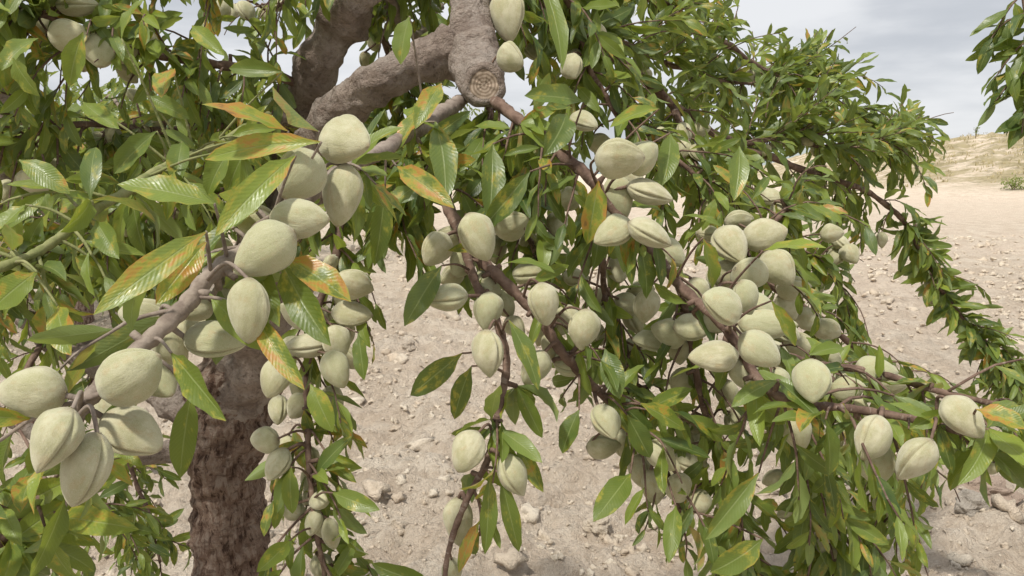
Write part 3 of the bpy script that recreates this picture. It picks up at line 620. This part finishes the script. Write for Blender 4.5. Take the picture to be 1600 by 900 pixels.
for i in range(int(m*.58), m-1):
    for s_ in range(4):
        q = c[i]+(c[i+1]-c[i])*(s_+R.random()*.8)/4; tg = nrm(c[i+1]-c[i]); ph += R.uniform(1.2, 3.6); a = nrm(np.cross(tg, [0.1, .9, .1])); c2 = np.cross(tg, a)
        dl = nrm(tg*R.uniform(-.2, .8)+(a*math.cos(ph)+c2*math.sin(ph))*.9+rv(.4)+np.array([0, 0, -.15]))
        b['L'].add(q, dl, nrm(Zup*.5-fw*.3+rv(.6)), .088*R.uniform(.45, 1.15), .023, R.uniform(.2, 1.3), .4, R.gauss(0, .5), R.gauss(0, .1), R.uniform(0, .4), max(0, R.gauss(.40, .28)))
b = [q for q in BR if q['k'] == 'd'][0]; c = b['c']; m = len(c); ph = 0
for i in range(int(m*.76), m-1):
    for s_ in range(2):
        ph += 2.4; q = c[i]+(c[i+1]-c[i])*s_/2
        dl = nrm(np.array([math.cos(ph)*1.0-.25, math.sin(ph)*.5, -.55+R.gauss(0, .25)]))
        b['L'].add(q, dl, nrm(Zup*.6-fw*.4+rv(.3)), .080*R.uniform(.75, 1.15), .025, R.uniform(.2, .9), .4, R.gauss(0, .3), 0, R.uniform(0, .2), max(0, R.gauss(.15, .12)))
for (x0, y0) in ((1590, -10), (1600, 60), (1608, 150), (1598, 20), (1606, 105)):
    s0 = P(x0+10, y0, 1.2); shoot(b, s0, np.array([-.7, -.1, -.2])+rv(.15), .085, .9)

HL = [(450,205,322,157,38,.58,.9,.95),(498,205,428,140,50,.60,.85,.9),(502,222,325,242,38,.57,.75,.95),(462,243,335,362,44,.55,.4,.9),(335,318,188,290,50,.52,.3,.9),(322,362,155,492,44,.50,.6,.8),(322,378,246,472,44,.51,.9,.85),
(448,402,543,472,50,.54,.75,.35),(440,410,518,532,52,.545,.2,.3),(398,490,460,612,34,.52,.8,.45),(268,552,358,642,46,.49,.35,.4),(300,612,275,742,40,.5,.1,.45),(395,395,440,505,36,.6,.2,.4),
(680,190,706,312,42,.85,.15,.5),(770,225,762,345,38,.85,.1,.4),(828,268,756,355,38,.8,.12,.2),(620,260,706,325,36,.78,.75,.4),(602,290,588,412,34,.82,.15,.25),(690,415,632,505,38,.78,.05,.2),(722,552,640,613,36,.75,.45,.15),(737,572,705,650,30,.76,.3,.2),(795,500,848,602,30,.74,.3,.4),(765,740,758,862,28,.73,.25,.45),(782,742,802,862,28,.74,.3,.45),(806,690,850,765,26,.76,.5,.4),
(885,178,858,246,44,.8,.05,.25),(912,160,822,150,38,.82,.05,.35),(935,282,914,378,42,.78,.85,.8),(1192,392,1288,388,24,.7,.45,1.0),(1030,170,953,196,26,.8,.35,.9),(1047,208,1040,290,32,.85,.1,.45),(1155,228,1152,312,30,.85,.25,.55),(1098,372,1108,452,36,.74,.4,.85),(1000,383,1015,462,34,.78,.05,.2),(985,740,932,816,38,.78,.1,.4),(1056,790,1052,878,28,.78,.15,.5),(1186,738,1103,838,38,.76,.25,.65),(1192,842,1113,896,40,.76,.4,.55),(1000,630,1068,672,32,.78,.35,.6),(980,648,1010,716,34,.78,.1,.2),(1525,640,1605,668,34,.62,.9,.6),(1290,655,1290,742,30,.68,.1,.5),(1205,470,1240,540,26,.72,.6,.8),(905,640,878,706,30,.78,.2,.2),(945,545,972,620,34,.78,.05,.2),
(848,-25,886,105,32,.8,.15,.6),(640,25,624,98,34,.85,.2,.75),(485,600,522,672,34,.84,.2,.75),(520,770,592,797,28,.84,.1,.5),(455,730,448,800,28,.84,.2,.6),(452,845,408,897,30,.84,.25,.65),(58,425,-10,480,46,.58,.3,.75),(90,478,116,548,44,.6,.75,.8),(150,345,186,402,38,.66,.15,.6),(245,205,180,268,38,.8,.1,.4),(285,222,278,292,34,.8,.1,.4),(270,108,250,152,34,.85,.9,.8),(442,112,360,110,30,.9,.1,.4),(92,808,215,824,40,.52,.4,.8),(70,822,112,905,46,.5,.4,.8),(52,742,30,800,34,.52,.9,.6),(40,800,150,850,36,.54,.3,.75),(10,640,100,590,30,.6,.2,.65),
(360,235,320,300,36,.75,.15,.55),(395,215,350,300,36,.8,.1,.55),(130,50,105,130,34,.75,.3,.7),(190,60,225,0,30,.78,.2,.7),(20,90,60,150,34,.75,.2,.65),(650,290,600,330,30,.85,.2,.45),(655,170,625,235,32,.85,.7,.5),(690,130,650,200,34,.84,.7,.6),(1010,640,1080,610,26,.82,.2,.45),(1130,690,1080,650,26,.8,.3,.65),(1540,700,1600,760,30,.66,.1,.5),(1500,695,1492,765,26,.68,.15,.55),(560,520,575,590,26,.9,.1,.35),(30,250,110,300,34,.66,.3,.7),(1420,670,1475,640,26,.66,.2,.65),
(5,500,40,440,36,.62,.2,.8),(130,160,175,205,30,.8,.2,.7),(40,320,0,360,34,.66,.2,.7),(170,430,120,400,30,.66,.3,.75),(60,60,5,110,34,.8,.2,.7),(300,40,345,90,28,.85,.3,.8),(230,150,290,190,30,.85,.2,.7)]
for (x0, y0, x1, y1, w, d, dis, lig) in HL:
    d0 = d; d1 = d-R.uniform(-.02, .045)
    a = P(x0, y0, d0); e = P(x1, y1, d1); Lw = np.linalg.norm(e-a); dv = nrm(e-a)
    best = min(((np.min(np.linalg.norm(q['c']-a, axis=1)), q['k'], q) for q in BR), key=lambda t: t[0])[2]
    j = int(np.argmin(np.linalg.norm(best['c']-a, axis=1)))
    n = nrm(-fw+Zup*.45+rv(.28)); cu = R.uniform(.15, .7)
    n = nrm(n-dv*(n@dv)); ds = nrm(dv*math.cos(cu/2)+n*math.sin(cu/2))
    best['L'].add(a, ds, n, Lw*1.04, w/F*d*1.08, cu, R.uniform(.15, .5), R.gauss(0, .2), R.gauss(0, .05), dis, lig)
    s1 = best['c'][j]
    if np.linalg.norm(s1-a) < .14:
        mid = (s1+a)/2+np.array([0, 0, .004]); best['W'].tube(cat([s1, mid, a]), np.linspace(.0016, .0009, 13), 6)

def almond_template(seed, nt_=30, nth=48):
    rnd = random.Random(seed); thick = rnd.uniform(.66, .80); bend = rnd.uniform(.03, .16); blunt = rnd.uniform(-.03, .08); low = rnd.uniform(-.05, .04)
    tt = [0, .02, .06, .14, .27+low, .43+low, .58+low, .72+low*.6, .84, .92, .97, 1.0]; rr = [0, .20, .42, .70, .93, 1.0, .95, .76+blunt*.5, .51+blunt, .30+blunt, .15+blunt*.7, .0]
    t = 0.5-0.5*np.cos(np.linspace(0, math.pi, nt_)); r = np.interp(t, tt, rr)
    for _ in range(2): r[1:-1] = .25*r[:-2]+.5*r[1:-1]+.25*r[2:]
    r[0] = .10; r[-1] = .015
    th = np.linspace(-math.pi, math.pi, nth, endpoint=False); th = th-0.35*np.sin(th)*0.6
    V = []; seam = []
    for i in range(nt_):
        for k in range(nth):
            a = th[k]; f = 1-.11*math.exp(-(a/.085)**2)+.05*math.exp(-((abs(a)-.24)/.12)**2)-.05*math.exp(-((abs(a)-math.pi)/.14)**2)
            x = .5*r[i]*f*math.cos(a)+bend*(t[i]**2-.3)*.8; y = .5*r[i]*thick*math.sin(a)*f; z = t[i]-.5
            q = Vector((x*2.2+seed*9, y*2.2, z*2.2)); q2 = Vector((math.cos(a)*2.6+seed, math.sin(a)*2.6, z*1.3))
            s_ = 1+.08*mnoise.noise(q)+.022*mnoise.noise(q*4)+.04*mnoise.noise(q2)
            V.append((x*s_, y*s_, z)); seam.append(math.exp(-(a/.06)**2)+.4*math.exp(-((abs(a)-math.pi)/.08)**2))
    V = np.array(V); i0 = np.arange(nt_-1)[:, None]*nth; k = np.arange(nth)[None]; k2 = (k+1) % nth
    Q = np.stack([i0+k, i0+k2, i0+nth+k2, i0+nth+k], -1).reshape(-1, 4)
    kk = np.arange(nth); k2 = (kk+1) % nth; nV = len(V)
    V = np.vstack([V, [[bend*-.24, 0, -.492]], [[bend*.56, 0, .503]]]); seam += [0, 0]
    T = np.vstack([np.stack([k2, kk, np.full(nth, nV)], 1), np.stack([(nt_-1)*nth+kk, (nt_-1)*nth+k2, np.full(nth, nV+1)], 1)])
    return V, Q, T, np.array(seam)
TPL = [almond_template(s) for s in range(12)]; LOW = almond_template(20, 14, 20)
TM = []
for i, (V, Q, T, s) in enumerate(TPL):
    o = mk('almond', V, Q, T, M_alm, None, {'ap': ('FLOAT_VECTOR', V), 'seam': ('FLOAT', s)}); TM.append(o.data); bpy.data.objects.remove(o)
def frame(q):
    w = q['w']/F*q['d']; lo = q['l']/F*q['d']; L = max(w*1.34, lo*1.03)
    tilt = math.acos(min(1, max(.5, lo*1.03/L)))*R.choice([1, 1, 1, -1])+R.uniform(-.08, .08); a = math.radians(q['a'])
    ax = nrm(math.cos(tilt)*(math.cos(a)*rt-math.sin(a)*up)-math.sin(tilt)*fw)
    tc = -fw+up*.2; e = nrm(tc-ax*(tc@ax)); f2 = np.cross(ax, e)
    ro = R.choice([-1, 1])*(R.uniform(.35, 1.0) if R.random() < .55 else R.uniform(1.0, 2.0))
    xx = e*math.cos(ro)+f2*math.sin(ro); yy = np.cross(ax, xx); cpt = P(q['x'], q['y'], q['d'])
    w *= 1.02/math.sqrt(math.sin(ro)**2+(.78*math.cos(ro))**2)
    return Matrix(((xx[0]*w, yy[0]*w, ax[0]*L, cpt[0]), (xx[1]*w, yy[1]*w, ax[1]*L, cpt[1]), (xx[2]*w, yy[2]*w, ax[2]*L, cpt[2]), (0, 0, 0, 1))), cpt-ax*L*.49, ax
for q in ALM:
    q['M'], base, ax = frame(q)
    c = q['b']['c']; j = int(np.argmin(np.linalg.norm(c-base, axis=1))); s1 = c[j]
    far = np.linalg.norm(s1-base) > .035
    mid = (s1+base)/2-ax*.006+np.array([0, 0, .006 if far else 0])
    q['b']['W'].tube(cat([s1, mid, base+ax*.002]), np.linspace(.0018 if far else .0027, .0012 if far else .0019, 13), 7)
EX = []
for b in BR:
    if b['k'] in 'HIJKLMTUVXFNOQSn':
        for k in range(5 if b['k'] in 'NOQSF' else 4):
            i = R.randint(4, len(b['c'])-3); c = b['c'][i]
            for j in range(R.randint(1, 3)):
                p = c+rv(.018)+np.array([0, .01, -.012]); x, y, d = proj(p)
                if any(inpoly(x, y, g_) for g_ in GAPS) or any(inpoly(x, y, s_[0]) and d < s_[1] for s_ in SOLID): continue
                w = R.uniform(.024, .03); ax = nrm(np.array([R.gauss(0, .6), R.gauss(0, .6), -.7])); xx = nrm(np.cross(ax, rv())); yy = np.cross(ax, xx)
                EX.append(LOW[0][:, :1]*xx*w+LOW[0][:, 1:2]*yy*w+LOW[0][:, 2:3]*ax*w*1.35+p)
                b['W'].tube(np.array([c, (c+p-ax*w*.6)/2, p-ax*w*.6]), np.array([.0018]*3), 5)
for b in BR:
    b['o'] = b['W'].build('branch', b['m'], root, LOC); b['L'].build('foliage', b['o'])
ALM.sort(key=lambda q: -q['w']*q['l'])
NI = 100
for i, q in enumerate(ALM[:NI]):
    o = bpy.data.objects.new('almond', TM[R.randrange(12)]); COL.objects.link(o); o.parent = q['b']['o']; o.matrix_local = q['M']
VV = []; QQ = []; TT = []; AP = []; SE = []; o0 = 0
for q in ALM[NI:]:
    V, Q, T, s = TPL[R.randrange(12)]; Mx = np.array(q['M']); VV.append(V@Mx[:3, :3].T+Mx[:3, 3]); QQ.append(Q+o0); TT.append(T+o0); AP.append(V+[R.randint(0, 30), 0, 0]); SE.append(s); o0 += len(V)
for V in EX:
    VV.append(V); QQ.append(LOW[1]+o0); TT.append(LOW[2]+o0); AP.append(LOW[0]+[R.randint(0, 30), 0, 0]); SE.append(LOW[3]); o0 += len(V)
o = mk('small_almonds', np.vstack(VV), np.vstack(QQ), np.vstack(TT), M_alm, root, {'ap': ('FLOAT_VECTOR', np.vstack(AP)), 'seam': ('FLOAT', np.concatenate(SE))}, True, LOC)
o['kind'] = 'stuff'; o['label'] = 'smaller almonds deeper among the leaves'

# ------------------------------------------------------------------ camera, light, sky
cd = bpy.data.cameras.new('camera'); co = bpy.data.objects.new('camera', cd); COL.objects.link(co)
co.location = CAM; co.rotation_euler = (math.pi/2-PITCH, 0, 0); cd.sensor_width = 36; cd.lens = 27; cd.clip_start = .02; cd.clip_end = 5000
bpy.context.scene.camera = co
EL, AZ = math.radians(58), math.radians(215)
sd = bpy.data.lights.new('sun', 'SUN'); sd.energy = 3.9; sd.angle = math.radians(4); sd.color = (1, .955, .87)
so = bpy.data.objects.new('sun', sd); COL.objects.link(so)
v = Vector((math.sin(AZ)*math.cos(EL), math.cos(AZ)*math.cos(EL), math.sin(EL))); so.rotation_euler = v.to_track_quat('Z', 'Y').to_euler(); so.location = (0, 0, 20)
w = bpy.data.worlds.new('World'); bpy.context.scene.world = w; w.use_nodes = True; nt = w.node_tree; nt.nodes.clear(); g = N(nt)
sky = g.n('ShaderNodeTexSky', sky_type='NISHITA'); sky.sun_disc = False; sky.sun_elevation = EL; sky.sun_rotation = AZ
tc = g.n('ShaderNodeTexCoord'); vec = g.scale(tc.outputs['Generated'], (1.0, 1.0, 4.2))
n1 = g.noise(vec, 2.2, 5.0, 0.5); n2 = g.noise(vec, 6.0, 5.0, 0.55)
cl = g.math('ADD', g.math('MULTIPLY', n1, .75), g.math('MULTIPLY', n2, .25))
cc_ = g.mix(g.mr(cl, .38, .58), (.60, .625, .67), (.88, .89, .91))
skc = g.n('ShaderNodeVectorMath', operation='SCALE'); g.l(sky.outputs[0], skc.inputs[0]); skc.inputs['Scale'].default_value = .09
fin = g.mix(.92, skc.outputs[0], cc_)
bg = g.n('ShaderNodeBackground'); g.l(fin, bg.inputs[0]); bg.inputs[1].default_value = 1.0
wo = g.n('ShaderNodeOutputWorld'); g.l(bg.outputs[0], wo.inputs[0])
sc = bpy.context.scene; sc.view_settings.view_transform = 'Standard'; sc.view_settings.look = 'None'; sc.view_settings.exposure = 0
print('leaves', sum(len(b['L'].L) for b in BR), 'almonds', len(ALM), 'extra', len(EX))
